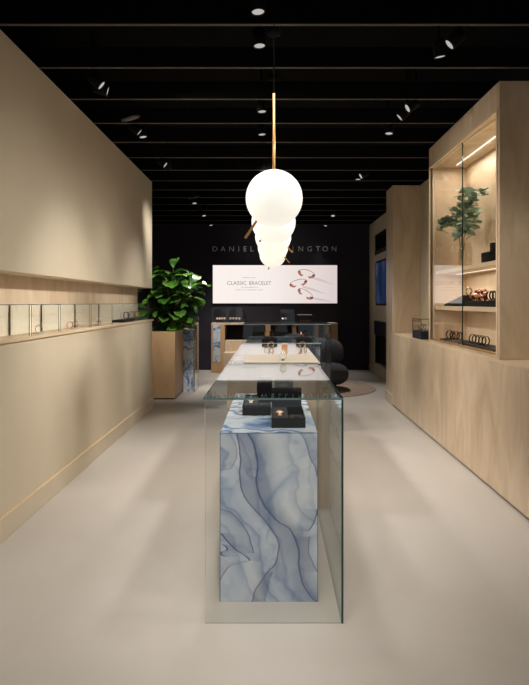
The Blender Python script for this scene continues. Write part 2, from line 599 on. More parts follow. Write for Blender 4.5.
# right wall with the built-in openings, and the pier in front of it
wr = bpy.data.objects.new('wall_right', None); COL.objects.link(wr); wr['kind'] = 'structure'
bm = bmesh.new()
NY0, NY1 = 9.35, 10.98
add_box(bm, XR, XR + .5, -2.6, NY0, 0, 3.0)
add_box(bm, XR, XR + .5, NY1, YB, 0, 3.0)
for z0, z1 in ((0, .22), (1.05, 1.34), (2.2, 2.32), (2.72, 3.0)):
    add_box(bm, XR, XR + .5, NY0, NY1, z0, z1)
obj('panelling', bm, M['wall'], wr)
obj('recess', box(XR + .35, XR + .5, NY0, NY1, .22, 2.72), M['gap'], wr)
struct('trim_pier', box(1.655, XR, 7.64, 8.08, 0, 3.0, 0.003, 1), M['wood'])
struct('baseboard_right', box(XR - .012, XR, 8.08, YB, 0, .14), M['wall'])
struct('baseboard_pier', box(1.643, 1.655, 7.66, 8.092, 0, .14), M['wall'])

# ------------------------------------------------------------------ glass counters of the middle row


def glass_counter(name, label, x0, x1, y0, y1, z1, t=0.009, front=True, left=True, edge='glass_edge_light'):
    r = thing(name, label, 'counter', ((x0 + x1) / 2, (y0 + y1) / 2, 0), 'glass display counters in the middle row')
    e = [M['glass'], M['glass_edge']]
    el = [M['glass'], M['glass_edge_pale']]
    obj('glass_top', pane(x0, x1, y0, y1, z1 - t, z1), [M['glass'], M[edge]], r)
    if front:
        obj('front_pane', pane(x0 + t, x1 - t, y0, y0 + t, 0.001, z1 - t), el, r)
    if left:
        obj('side_pane', pane(x0, x0 + t * .6, y0, y1, 0.001, z1 - t), el, r)
    obj('side_pane', pane(x1 - t, x1, y0, y1, 0.001, z1 - t), e, r)
    return r


def uv(pts):       # flows drawn from the photograph of the front face: (cx, cy) in the close-up -> (v, u)
    return [(min(max((cy - 37) / 443.0, 0), 1), (cx - 105) / 262.0) for cx, cy in pts]


A = uv([(150, 37), (160, 100), (158, 150), (165, 190), (200, 240), (240, 285), (262, 330), (255, 370), (225, 410), (200, 450), (190, 480)])
B = uv([(180, 37), (200, 80), (206, 120), (203, 170), (215, 210), (250, 260), (300, 300), (315, 350), (320, 410), (340, 455), (362, 480)])
C = uv([(318, 37), (338, 70), (346, 100), (362, 130), (366, 150)])
D = uv([(107, 235), (140, 250), (170, 285), (190, 330), (194, 352)])
E = uv([(108, 350), (112, 330), (124, 345), (132, 362)])
G = uv([(366, 235), (362, 255), (350, 285), (335, 294)])
K = uv([(100, 470), (108, 420), (126, 390), (160, 378), (186, 372)][::-1])
Q = uv([(345, 310), (342, 350), (358, 385), (366, 400)])
R = uv([(225, 480), (232, 440), (245, 400)])
T1 = uv([(128, 37), (146, 70), (150, 100), (138, 125), (118, 134)])
T2 = uv([(107, 88), (120, 62), (138, 56)][::-1])
U = uv([(107, 300), (122, 318), (150, 345), (176, 362), (182, 372)])
marble1 = marble_mat('ink_marble', [
    (A, 0.014, 0.8, 0.36, 1), (B, 0.017, 0.85, 0.5, 1), (B, 0.008, 0.4, 0.25, -1), (C, 0.013, 0.65, 0.4, 1), (D, 0.012, 0.75, 0.3, -1),
    (E, 0.018, 0.9, 0.4, 1), (G, 0.014, 0.8, 0.3, -1), (K, 0.012, 0.7, 0.2, -1), (Q, 0.014, 0.6, 0.3, -1),
    (R, 0.022, 0.5, 0.35, -1), (T1, .011, .5, .25, -1), (U, .016, .9, .3, 1)], ux=(-.2485, .2095), vz=(0.0, 0.79))
marble2 = marble_mat('ink_marble_far', [])

c1 = glass_counter('display_counter', 'clear glass counter nearest the camera over a blue marbled plinth', -.298, .3136, 2.44, 3.79, .984, left=False)
obj('plinth', box(-.241, .217, 2.618, 3.765, 0.0, 0.79, 0.0015, 1), marble1, c1)
bm = bmesh.new()
for zz in (0.7885,):
    add_box(bm, -.2416, .2176, 2.6174, 2.6205, zz, .7906)
add_box(bm, -.2416, -.2385, 2.6174, 2.6205, .0005, .7885)
add_box(bm, .2145, .2176, 2.6174, 2.6205, .0005, .7885)
obj('edge_trim', bm, plain('navy_edge', lin(66, 84, 116), .3), c1)
# the second counter: a wooden case under glass
c2 = thing('display_counter', 'pale wooden counter with a glass top, second in the middle row behind the marbled plinth', 'counter', (.0175, 4.7, 0), 'glass display counters in the middle row')
bm = bmesh.new()
add_box(bm, -.30, .335, 3.80, 3.82, 0, .972)
add_box(bm, -.30, .335, 5.60, 5.62, 0, .972)
add_box(bm, -.30, -.28, 3.82, 5.60, 0, .972)
add_box(bm, .315, .335, 3.82, 5.60, 0, .972)
add_box(bm, -.28, .315, 3.82, 5.60, .78, .80)
obj('case', bm, M['wood'], c2)
obj('glass_top', pane(-.30, .335, 3.80, 5.62, .972, .984), [M['glass'], M['glass_edge']], c2)

c3 = glass_counter('display_counter', 'glass counter with black boxes on its top, third in the middle row', -.27, .51, 5.75, 6.9, .984, edge='glass_edge_sky')
obj('plinth', box(-.2, .45, 5.92, 6.86, 0, .79, .0015, 1), marble2, c3)
c4 = glass_counter('display_counter', 'tall wide glass display case, farthest of the middle row, beside the charcoal armchair', -.380, .79, 7.4, 8.17, 1.116, edge='glass_edge_sky')
obj('plinth', box(-.30, .40, 7.6, 8.12, 0, .76, .0015, 1), marble2, c4)

# ------------------------------------------------------------------ watches, bangles, boxes


def ring_bm(rad, width, th, gap=0.0, n=40, axis='y'):
    """open or closed band standing on its edge; gap in radians at the top"""
    bm = bmesh.new()
    full = gap <= 0
    cnt = n if full else n + 1
    rings = []
    for i in range(cnt):
        a = PI / 2 + gap / 2 + (2 * PI - gap) * i / n
        row = []
        for rr, w in ((rad - th, -width / 2), (rad, -width / 2), (rad, width / 2), (rad - th, width / 2)):
            p = Vector((rr * math.cos(a), w, rad + rr * math.sin(a)))
            row.append(bm.verts.new(p))
        rings.append(row)
    m = len(rings)
    for i in range(m if full else m - 1):
        q, s = rings[i], rings[(i + 1) % m]
        for k in range(4):
            f = bm.faces.new([q[k], q[(k + 1) % 4], s[(k + 1) % 4], s[k]])
            f.smooth = k in (1, 3) and False
    if not full:
        bm.faces.new(rings[0]); bm.faces.new(rings[-1][::-1])
    bmesh.ops.recalc_face_normals(bm, faces=bm.faces)
    return bm


def bangle(label, loc, mat, rad=.031, width=.007, th=.0025, rotz=0.0, tilt=0.0, gap=0.0, group=None, cat='bangle'):
    bm = ring_bm(rad, width, th, gap)
    if tilt:
        bmesh.ops.rotate(bm, verts=bm.verts, matrix=Matrix.Rotation(tilt, 3, 'X'), cent=(0, 0, 0))
        lo = min(v.co.z for v in bm.verts)
        bmesh.ops.translate(bm, verts=bm.verts, vec=(0, 0, -lo))
    o = obj('bangle', bm, mat)
    o.location = loc
    o.rotation_euler = (0, 0, rotz)
    return tag(o, label, cat, group)


def watch_flat(label, loc, dial, strap, group=None, s=1.0, rotx=0.0):
    """watch lying dial up: strap running front to back"""
    r = thing('wrist_watch', label, 'watch', (0, 0, 0), group)
    obj('watch_case', lathe([(0, 0), (.018 * s, 0), (.02 * s, .002 * s), (.02 * s, .006 * s), (.0175 * s, .0075 * s)], 28), strap[1], r)
    obj('dial', lathe([(.0175 * s, .0074 * s), (0, .0076 * s)], 28), dial, r)
    for sg in (-1, 1):
        bm = bmesh.new()
        y0, y1 = sorted((sg * .019 * s, sg * .062 * s))
        add_box(bm, -.009 * s, .009 * s, y0, y1, .001 * s, .004 * s, .001 * s, 1)
        obj('strap', bm, strap[0], r)
    r.location = loc
    r.rotation_euler = (rotx, 0, 0)
    return r


def gift_box(label, x0, x1, y0, y1, z0, h, split, group=None):
    """open black presentation box with two wells"""
    r = thing('gift_box', label, 'box', ((x0 + x1) / 2, (y0 + y1) / 2, z0), group)
    bm = bmesh.new()
    t = .004
    add_box(bm, x0, x1, y0, y0 + t, z0, z0 + h)
    add_box(bm, x0, x1, y1 - t, y1, z0, z0 + h)
    add_box(bm, x0, x0 + t, y0 + t, y1 - t, z0, z0 + h)
    add_box(bm, x1 - t, x1, y0 + t, y1 - t, z0, z0 + h)
    add_box(bm, x0 + t, x1 - t, y0 + t, y1 - t, z0, z0 + t)
    obj('tray', bm, M['black'], r)
    xs = x0 + (x1 - x0) * split
    obj('cushion', box(x0 + t, xs - .002, y0 + t, y1 - t, z0 + t, z0 + h - .006, .004), M['black_soft'], r)
    ym = y0 + (y1 - y0) * .45
    obj('cushion', box(xs + .002, x1 - t, y0 + t, ym, z0 + t, z0 + h - .012, .004), M['black_soft'], r)
    return r


ZB = 0.791
gift_box('open black gift box at the plinth right front, holding a rose gold watch', .0, .1655, 2.72, 3.04, ZB, .048, .52, 'black gift boxes on the marbled plinth')
gift_box('open black gift box at the plinth left, holding a white dial watch', -.157, -.004, 3.02, 3.36, ZB, .055, .55, 'black gift boxes on the marbled plinth')
watch_flat('rose gold watch with white dial in the right front open box', (.042, 2.86, ZB + .043), M['dial'], (M['tan'], M['rose']), 'watches on the marbled plinth', 1.05)
watch_flat('white dial watch with pale strap in the left open box', (-.115, 3.17, ZB + .050), M['dial'], (M['white'], M['silver']), 'watches on the marbled plinth', 1.0)
bangle('small rose gold ring lying in the right front open box', (.125, 2.79, ZB + .037), M['rose'], .013, .004, .002, tilt=PI / 2 - .05, group='rings in the open gift boxes', cat='ring')
bangle('small silver ring lying in the left open box', (-.04, 3.08, ZB + .044), M['silver'], .013, .004, .002, tilt=PI / 2 - .05, group='rings in the open gift boxes', cat='ring')


def closed_box(label, x0, x1, y0, y1, z0, h, group):
    r = thing('gift_box', label, 'box', ((x0 + x1) / 2, (y0 + y1) / 2, z0), group)
    obj('tray', box(x0 + .002, x1 - .002, y0 + .002, y1 - .002, z0, z0 + h * .55, .002), M['black'], r)
    obj('lid', box(x0, x1, y0, y1, z0 + h * .55, z0 + h, .003), M['black'], r)
    return r


fl = bpy.data.objects['gift_box']
obj('lid', box(.002, .163, 3.045, 3.062, ZB, ZB + .145, .003), M['black'], fl)
closed_box('closed black gift box at the back right of the marbled plinth', .01, .13, 3.09, 3.34, ZB, .095, 'black gift boxes on the marbled plinth')
LT = Matrix.Translation((.016, 3.11, ZB + .097)) @ Matrix.Rotation(math.radians(30), 4, 'X')
lid = thing('box_lid', 'tilted black box lid with a faint pale line on top of the back right box', 'lid', (.06, 3.15, ZB + .096))
for nm, bx, mt in (('lid_shell', (0, .105, 0, .115, 0, .022), M['lid']), ('print_line', (.03, .075, .052, .058, .022, .0226), plain('grey_print', lin(150, 146, 138), .5)), ('inner_lining', (.006, .099, -.001, 0, .001, .007), M['white'])):
    bm = box(*bx)
    bmesh.ops.transform(bm, matrix=LT, verts=bm.verts)
    obj(nm, bm, mt, lid)
wdg = box(.02, .11, 3.20, 3.24, ZB + .0955, ZB + .130, .002)
tag(obj('ring_box', wdg, M['black']), 'small black ring box propping up the tilted lid', 'box')
closed_box('closed black gift box standing at the back left of the marbled plinth', -.09, .005, 3.42, 3.6, ZB, .122, 'black gift boxes on the marbled plinth')

# on the second counter
for i, (xx, lb) in enumerate(((-.006, 'left'), (.283, 'right'))):
    bangle('silver bangle on the wooden counter top, %s of the two' % lb, (xx, 5.10, .985), M['silver'], .03, .012, .004, rotz=.5 - i, group='bangles on the wooden counter')
tag(obj('watch_stand', box(.09, .145, 5.02, 5.06, .9845, 1.03, .006), M['tan']), 'small tan display block between the two silver bangles', 'display stand')
tag(obj('display_mat', box(-.19, .325, 3.83, 4.42, .9845, .992, .003), M['mat']), 'flat cream suede mat on the front of the wooden counter top', 'mat')
wt = thing('wrist_watch', 'white dial watch standing upright on the cream suede mat', 'watch', (.08, 3.95, .9925))
wb = ring_bm(.036, .018, .003)
bmesh.ops.rotate(wb, verts=wb.verts, matrix=Matrix.Rotation(PI / 2, 3, 'Z'), cent=(0, 0, 0))
bmesh.ops.translate(wb, verts=wb.verts, vec=(.08, 3.95, .9925))
obj('strap', wb, M['tan'], wt)
TW = Matrix.Translation((.08, 3.914, 1.0285)) @ Matrix.Rotation(PI / 2, 4, 'X')
obj('watch_case', lathe([(0, 0), (.023, 0), (.025, .002), (.025, .005), (.022, .007)], 28, TW), M['silver'], wt)
obj('dial', lathe([(.022, .0069), (0, .0071)], 28, TW), M['dial'], wt)
# on the third counter
for i, (x0, lb) in enumerate(((-.10, 'left'), (.26, 'right'))):
    r = thing('presentation_box', 'black presentation box on the third glass counter, %s of the two' % lb, 'box', (x0 + .08, 5.9, .985), 'black boxes on the third counter')
    obj('base', box(x0, x0 + .16, 5.80, 5.98, .985, 1.03, .003), M['black'], r)
    obj('cushion', box(x0 + .02, x0 + .14, 5.86, 5.96, 1.03, 1.042, .004), M['black_soft'], r)
    for k, (dx, mt, nm) in enumerate(((.055, 'rose', 'rose gold'), (.10, 'dark_band', 'dark'))):
        bangle('%s bangle standing on the %s black box of the third counter' % (nm, lb), (x0 + dx, 5.9 + .03 * k, 1.042), M[mt], .031, .008, .003, rotz=.4 + .5 * k + i, group='bangles on the third counter')

# ------------------------------------------------------------------ pendants
PD = [2.95, 3.81, 4.67, 5.53, 6.40]
ORD = ['nearest the camera', 'second from the front', 'third from the front', 'fourth from the front', 'farthest from the camera']
ENDS = [(-.16, -.19), (-.10, -.12), (.168, -.117), (.17, -.148), (-.05, -.16)]
for i, dd in enumerate(PD):
    cx, cz = .014, 1.948
    r = thing('pendant_lamp', 'white opal globe pendant on a brass rod, ' + ORD[i], 'pendant lamp', (cx, dd, cz - .15), 'globe pendants over the middle counters')
    prof = [(.15 * math.sin(PI * k / 28), -.15 * math.cos(PI * k / 28)) for k in range(29)]
    prof[0] = (0, -.15); prof[-1] = (0, .15)
    obj('globe', lathe(prof, 48, Matrix.Translation((cx, dd, cz))), M['globe'], r)
    ex, ez = ENDS[i]
    sg = -1 if ex < 0 else 1
    yb = dd + .162
    obj('rod', tube([(cx, yb, 2.56), (cx, yb, 2.15), (cx - sg * .002, yb, 2.14), (cx - sg * .006, yb, 2.125), (cx - sg * .022, yb, 2.08), (cx - sg * .024, yb, 2.06), (cx - sg * .02, yb, 2.03), (cx + ex, yb, cz + ez)], .0072, 12), M['brass'], r)
    obj('rod_mount', lathe([(0, 0), (.012, 0), (.012, .03), (0, .03)], 16, Matrix.Translation((cx, dd + .149, cz)) @ Matrix.Rotation(-PI / 2, 4, 'X')), M['brass'], r)
    obj('cord', tube([(cx, yb, 2.555), (cx, yb, 3.345)], .003, 8), M['black_metal'], r)
    obj('ceiling_rose', lathe([(0, 3.30), (.05, 3.30), (.05, 3.35), (0, 3.35)], 24, Matrix.Translation((cx, yb, 0))), M['black_metal'], r)

# ------------------------------------------------------------------ screen and lettering on the back wall


def display_mat():
    m, nt, b, o = nodes('lit_screen_picture')
    nt.nodes.remove(b)
    tc = nt.nodes.new('ShaderNodeTexCoord')
    sx = nt.nodes.new('ShaderNodeSeparateXYZ')
    nt.links.new(tc.outputs['Generated'], sx.inputs[0])
    r = ramp(nt, [(0.0, lin(238, 228, 222)), (0.45, lin(234, 224, 219)), (0.8, lin(218, 205, 201)), (1.0, lin(206, 192, 190))])
    nt.links.new(sx.outputs['X'], r.inputs['Fac'])
    e = nt.nodes.new('ShaderNodeEmission')
    nt.links.new(r.outputs['Color'], e.inputs['Color'])
    e.inputs['Strength'].default_value = 1.0
    nt.links.new(e.outputs[0], o.inputs['Surface'])
    return m


M['display'] = display_mat()
SF = YB - .06                                # picture plane of the screen
p0, p1 = px(212.8, 303.3, SF), px(337.2, 265.2, SF)
scr = thing('advertising_screen', 'wide bright screen advertising bracelets on the black back wall', 'screen', ((p0.x + p1.x) / 2, SF + .03, p0.z))
obj('housing', box(p0.x - .02, p1.x + .02, SF + .004, YB - .002, p0.z - .02, p1.z + .02, .004), M['black_metal'], scr)
obj('picture', box(p0.x, p1.x, SF, SF + .004, p0.z, p1.z), M['display'], scr)


def flat(pts, y):
    bm = bmesh.new()
    vs = [bm.verts.new((p[0], y, p[1])) for p in pts]
    bm.faces.new(vs)
    return bm


def band(bm, pts, w, y):
    """thin flat stripe along pixel points on the screen, w in px (one width or one per point)"""
    ws = w if isinstance(w, (list, tuple)) else [w] * len(pts)
    q = [px(a, b, y) for a, b in pts]
    L = []
    for i, p in enumerate(q):
        t = (q[min(i + 1, len(q) - 1)] - q[max(i - 1, 0)]).normalized()
        nrm = Vector((-t.z, 0, t.x)) * (ws[i] * y / F / 2)
        L.append((bm.verts.new(p + nrm), bm.verts.new(p - nrm)))
    for a, b in zip(L[:-1], L[1:]):
        bm.faces.new([a[0], a[1], b[1], b[0]])


def glyphs(text, size, x_center, z, y, mat, parent, name, spacing=1.0, ext=0.0, width=None, bold=0.0):
    cu = bpy.data.curves.new('tmp_text', 'FONT')
    cu.body = text
    cu.size = size
    cu.space_character = spacing
    cu.align_x = 'CENTER'
    cu.extrude = ext
    cu.offset = bold
    t = bpy.data.objects.new('tmp_text', cu)
    COL.objects.link(t)
    bpy.context.view_layer.update()
    me = bpy.data.meshes.new_from_object(t.evaluated_get(bpy.context.evaluated_depsgraph_get()))
    bpy.data.objects.remove(t)
    bpy.data.curves.remove(cu)
    bm = bmesh.new()
    bm.from_mesh(me)
    bpy.data.meshes.remove(me)
    xs = [v.co.x for v in bm.verts]
    w = max(xs) - min(xs)
    mid = (max(xs) + min(xs)) / 2
    k = 1.0 if width is None else width / w
    for v in bm.verts:
        v.co = Vector(((v.co.x - mid) * k + x_center, y - v.co.z, z + v.co.y))
    bmesh.ops.recalc_face_normals(bm, faces=bm.faces)
    return obj(name, bm, mat, parent)


M['ink'] = glow('screen_text_ink', lin(132, 122, 122), 1.0)
M['ink_soft'] = glow('screen_text_soft', lin(176, 166, 164), 1.0)
M['pic_dark'] = glow('screen_picture_dark', lin(92, 66, 64), 1.0)
M['pic_rose'] = glow('screen_picture_rose', lin(164, 104, 92), 1.0)
M['pic_light'] = glow('screen_picture_light', lin(248, 240, 236), 1.0)
M['pic_metal'] = glow('screen_picture_metal', lin(150, 128, 124), 1.0)
M['pic_shadow'] = glow('screen_picture_shadow', lin(196, 182, 180), 1.0)
SY = SF - .002
s = SF / F
t = px(249, 284.8, SY)
for wd_, xc, ww in (('CLASSIC', 236.9, 19.6), ('BRACELET', 260.2, 22.0)):
    t = px(xc, 284.8, SY)
    glyphs(wd_, 5.2 * s, t.x, t.z, SY, M['ink'], scr, 'headline', width=ww * s)
for (xa, xb, yy) in ((242.2, 256, 277.7), (241, 257.5, 287.2), (235.5, 263, 289.9)):
    x = xa
    bm = bmesh.new()
    while x < xb:
        w = random.choice((.55, .8, 1.0))
        band(bm, [(x, yy), (x + w, yy)], .75, SY)
        x += w + random.choice((.3, .3, .35, .9))
    obj('small_print', bm, M['ink_soft'], scr)


def e4(x, y):
    return (270 + x * .14178, 235 + y * .14178)


def arc(cx, cy, rx, ry, a0, a1, rot, n=16):
    out = []
    for i in range(n + 1):
        a = math.radians(a0 + (a1 - a0) * i / n)
        x, y = rx * math.cos(a), ry * math.sin(a)
        c, s_ = math.cos(math.radians(rot)), math.sin(math.radians(rot))
        out.append(e4(cx + x * c - y * s_, cy + x * s_ + y * c))
    return out


for (cx, cy, rx, ry, rot) in ((257, 274, 62, 30, 14), (200, 340, 64, 27, -14), (250, 416, 62, 27, 32)):
    bm = bmesh.new()
    band(bm, [e4(cx + 30, cy + 24), e4(cx + 100, min(cy + 44, 455)), e4(min(cx + 190, 465), min(cy + 76, 470))], [1.6, 2.4, .5], SY + .0012)
    obj('picture_shadow', bm, M['pic_shadow'], scr)
    bm = bmesh.new()
    N = 60
    pts = arc(cx, cy, rx, ry, 0, 360, rot, N)
    cc = px(*e4(cx, cy), SY)
    rows = []
    for i in range(N):
        a_ = 360 * i / N
        p = px(*pts[i], SY)
        rows.append((a_, bm.verts.new(p), bm.verts.new(p + (cc - p).normalized() * ((3.0 if (a_ < 62 or a_ > 345 or 118 < a_ < 195) else .75) * SY / F))))
    for i in range(N):
        a_, v0, v1 = rows[i]
        _, w0, w1 = rows[(i + 1) % N]
        f = bm.faces.new([v0, w0, w1, v1])
        f.material_index = 1 if (8 < a_ < 62 or 118 < a_ < 178) else (2 if (a_ <= 8 or a_ > 325 or 178 <= a_ < 215) else 0)
    for f in [f for f in bm.faces if 62 < 360 * list(bm.faces).index(f) / N < 118]:
        bm.faces.remove(f)
    obj('picture_bracelet', bm, [M['pic_metal'], M['pic_rose'], M['pic_dark']], scr)

sign = thing('wall_lettering', 'shop name in spaced silver capitals on the black wall above the screen', 'sign', (0.1, YB - .02, 2.46))
LX = [('D', 214.9), ('A', 223.1), ('N', 231.5), ('I', 238.7), ('E', 245.1), ('L', 252.0), ('W', 264.0), ('E', 273.0), ('L', 280.0),
      ('L', 286.5), ('I', 293.0), ('N', 300.8), ('G', 309.7), ('T', 317.9), ('O', 325.3), ('N', 334.1)]
for ch, xp in LX:
    q = px(xp, 251.3, YB - .03)
    glyphs(ch, .152, q.x, q.z, YB - .018, M['letter'], sign, 'letter', ext=.016, bold=-.002)

# ------------------------------------------------------------------ back counter under the screen
bc = thing('back_counter', 'low wooden back counter with open bays against the black wall under the screen', 'counter', (.06, 11.4, 0))
y0, y1 = 11.15, YB - .003
obj('worktop', box(-1.20, 1.32, y0, y1, .955, .99, .003, 1), M['wood'], bc)
for a, b_ in ((-1.20, -.93), (-.12, -.02), (1.06, 1.32)):
    obj('upright', box(a, b_, y0, y1, 0, .955, .002, 1), M['wood_warm'], bc)
for a, b_ in ((.42, .50), (.86, .94)):
    obj('upright', box(a, b_, y0 + .05, y1, 0, .955, .002, 1), M['wood_warm'], bc)
obj('marble_inlay', box(-1.16, -1.02, y0 - .008, y0, .22, .955, .001, 1), marble2, bc)
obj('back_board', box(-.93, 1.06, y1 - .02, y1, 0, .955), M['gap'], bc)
st = thing('display_step', 'pale wooden stepped plinth in the left bay of the back counter', 'display step', (-.5, 10.9, 0))
obj('upper_step', box(-.90, -.14, 10.86, 11.12, .0, .66, .003, 1), M['wood'], st)
obj('lower_step', box(-.90, -.18, 10.50, 10.86, .0, .46, .003, 1), M['wood'], st)
# small glass cases standing on it


def small_case(label, x0, x1, ya, yb, z0, z1, base=None, group=None, t=.005, em='glass_edge_light', name='glass_case', backing=None):
    r = thing(name, label, 'glass case', ((x0 + x1) / 2, (ya + yb) / 2, z0), group)
    e = [M['glass_clear'], M[em]]
    zb = z0
    if base:
        obj('base', box(x0, x1, ya, yb, z0, z0 + base[1], .002, 1), M[base[0]], r)
        zb = z0 + base[1]
    obj('glass_top', pane(x0, x1, ya, yb, z1 - t, z1), e, r)
    obj('front_pane', pane(x0 + t, x1 - t, ya, ya + t, zb, z1 - t), e, r)
    obj('rear_pane', pane(x0 + t, x1 - t, yb - t, yb, zb, z1 - t), e, r)
    obj('side_pane', pane(x0, x0 + t, ya, yb, zb, z1 - t), e, r)
    obj('side_pane', pane(x1 - t, x1, ya, yb, zb, z1 - t), e, r)
    if backing:
        obj('backing', box(x0 + t + .001, x0 + t + .004, ya + t, yb - t, zb, z1 - t - .002), M[backing], r)
    return r


G3 = 'small glass cases on the back counter'
small_case('glass case with white rings at the left end of the back counter', -1.19, -.90, 11.2, 11.5, .991, 1.29, group=G3)
small_case('glass case with white rings, second from the left on the back counter', -.88, -.59, 11.2, 11.5, .991, 1.29, group=G3)
small_case('small glass case with two white rings in the middle of the back counter', .19, .46, 11.2, 11.5, .991, 1.26, group=G3)


def stub_ring(label, x, y, z, mat, group):
    r = thing('ring_holder', label, 'ring holder', (x, y, z), group)
    obj('post', lathe([(0, 0), (.018, 0), (.018, .005), (.006, .010), (.006, .066), (0, .066)], 16, Matrix.Translation((x, y, z))), M['black_metal'], r)
    obj('head', lathe([(0, .062), (.018, .068), (.024, .084), (.018, .100), (0, .106)], 18, Matrix.Translation((x, y, z))), M['white'], r)
    obj('ring', lathe([(.0245, .080), (.027, .081), (.027, .087), (.0245, .088)], 18, Matrix.Translation((x, y, z))), mat, r)


names8 = ['first', 'second', 'third', 'fourth', 'fifth', 'sixth', 'seventh', 'eighth']
for k in range(8):
    xx = (-1.10, -1.05, -1.0, -.95, -.83, -.77, -.71, -.65)[k]
    stub_ring('white ring holder on the back counter, %s from the left' % names8[k], xx, 11.32, .991, M['rose'], 'white ring holders on the back counter')
for k, xp in enumerate((283, 285.6)):
    stub_ring('white ring holder in the middle glass case, %s' % ('left', 'right')[k], (xp - VX) * 11.32 / F, 11.32, .991, M['silver'], 'white ring holders on the back counter')
rk = thing('jewellery_rack', 'black bar rack with four rose gold bangles on the right of the back counter', 'rack', (.67, 11.35, .991))
obj('bar', box(.52, .82, 11.34, 11.36, 1.145, 1.16, .002), M['silver'], rk)
obj('post', box(.53, .54, 11.344, 11.356, .991, 1.145), M['black_metal'], rk)
obj('post', box(.80, .81, 11.344, 11.356, .991, 1.145), M['black_metal'], rk)
for k in range(4):
    bangle('rose gold bangle under the bar rack, %s from the left' % names8[k], (.57 + .065 * k, 11.35, .992), M['rose'], .026, .012, .004, rotz=.3, group='bangles under the bar rack')

# ------------------------------------------------------------------ left slot: glass cases and jewellery
LZ = 1.179
G1 = 'glass cases in the wall slot'
XA, XB2 = -1.765, -1.615


def slot_case(label, ya, yb, z1=1.388):
    return small_case(label, XA, XB2, ya, yb, LZ, z1, group=G1, t=.004, backing='cream')


slot_case('empty glass case in the left wall slot, nearest the camera', 2.70, 3.74)
slot_case('glass case with a small ring in the left wall slot, second from the camera', 3.77, 4.26)
slot_case('glass case with two rose gold bangles in the left wall slot, third from the camera', 4.29, 4.99)
slot_case('glass case with a dished ring in the left wall slot, fourth from the camera', 5.02, 5.68)
slot_case('long glass case over black trays at the far end of the left wall slot', 5.71, 7.38)


def dish(label, y, x=-1.67):
    o = obj('dish', lathe([(0, 0), (.034, 0), (.04, .004), (.04, .008), (.034, .006), (0, .005)], 28, Matrix.Translation((0, 0, 0))), M['white'])
    o.location = (x, y, LZ + .0005)
    return tag(o, label, 'dish', 'white dishes in the wall slot')


dish('round white dish under the small ring in the second slot case', 4.02)
dish('round white dish under the two rose gold bangles', 4.72)
dish('round white dish in the fourth slot case', 5.42)
bangle('small silver bangle on the white dish of the second slot case', (-1.67, 4.02, LZ + .006), M['silver'], .026, .006, .003, rotz=.7, group='bangles in the wall slot')
for k in range(2):
    bangle('rose gold bangle on the white dish in the wall slot, %s' % ('nearer', 'farther')[k], (-1.672, 4.64 + .13 * k, LZ + .007), M['rose'], .028, .008, .003, rotz=.9, group='bangles in the wall slot')
bangle('small rose gold ring on the dish of the fourth slot case', (-1.67, 5.42, LZ + .006), M['rose'], .02, .006, .003, rotz=.6, group='bangles in the wall slot')
for k, (ya, yb, mt) in enumerate(((6.16, 6.62, 'black'), (6.66, 7.32, 'slate'))):
    o = obj('jewellery_tray', box(-1.755, -1.625, ya, yb, LZ + .0005, LZ + .028, .003), M[mt])
    tag(o, ('black jewellery tray, nearer of the two in the left wall slot', 'dark blue jewellery tray, farther of the two in the left wall slot')[k], 'tray', 'trays in the wall slot')
for k, (yy, mt, rz) in enumerate(((6.42, 'silver', .5), (6.52, 'dark_band', 1.0), (6.74, 'dark_band', .4), (6.82, 'silver', .5), (6.90, 'dark_band', .4), (7.0, 'rose', .8), (7.1, 'dark_band', .5))):
    bangle('%s bangle on the wall slot trays, %s from the near end' % ({'silver': 'silver', 'dark_band': 'dark bronze', 'rose': 'rose gold'}[mt], names8[k]),
           (-1.69, yy, LZ + .0285), M[mt], .042, .014, .004, rotz=rz, group='bangles on the trays in the wall slot')

# ------------------------------------------------------------------ planter, fig tree and marbled case on the left
pl = tag(obj('planter_block', box(-2.15, -1.39, 8.07, 9.30, 0.02, .976, .003, 1), M['wood_warm']), 'pale wooden block carrying the fig tree beyond the left wall', 'planter')
obj('plinth_recess', box(-2.13, -1.41, 8.09, 9.28, 0.0, .02), M['gap'], pl)
lc = thing('display_case', 'blue marbled pillar under a glass cover beside the fig tree', 'display case', (-1.30, 8.98, 0))
obj('pillar', box(-1.385, -1.238, 8.79, 9.25, 0, .965, .0015, 1), marble2, lc)
e = [M['glass'], M['glass_edge_light']]
LCX0, LCX1 = -1.387, -1.205
for nm, args in (('glass_top', (LCX0, LCX1, 8.77, 9.27, 1.172, 1.18)), ('front_pane', (LCX0, LCX1 - .008, 8.77, 8.778, .978, 1.172)),
                 ('side_pane', (LCX1 - .008, LCX1, 8.77, 9.27, .001, 1.172)), ('rear_pane', (LCX0, LCX1 - .008, 9.262, 9.27, .978, 1.172))):
    obj(nm, pane(*args), e, lc)
bangle('rose gold bangle inside the glass cover beside the fig tree', (-1.30, 8.95, .966), M['rose'], .05, .014, .005, rotz=.4)


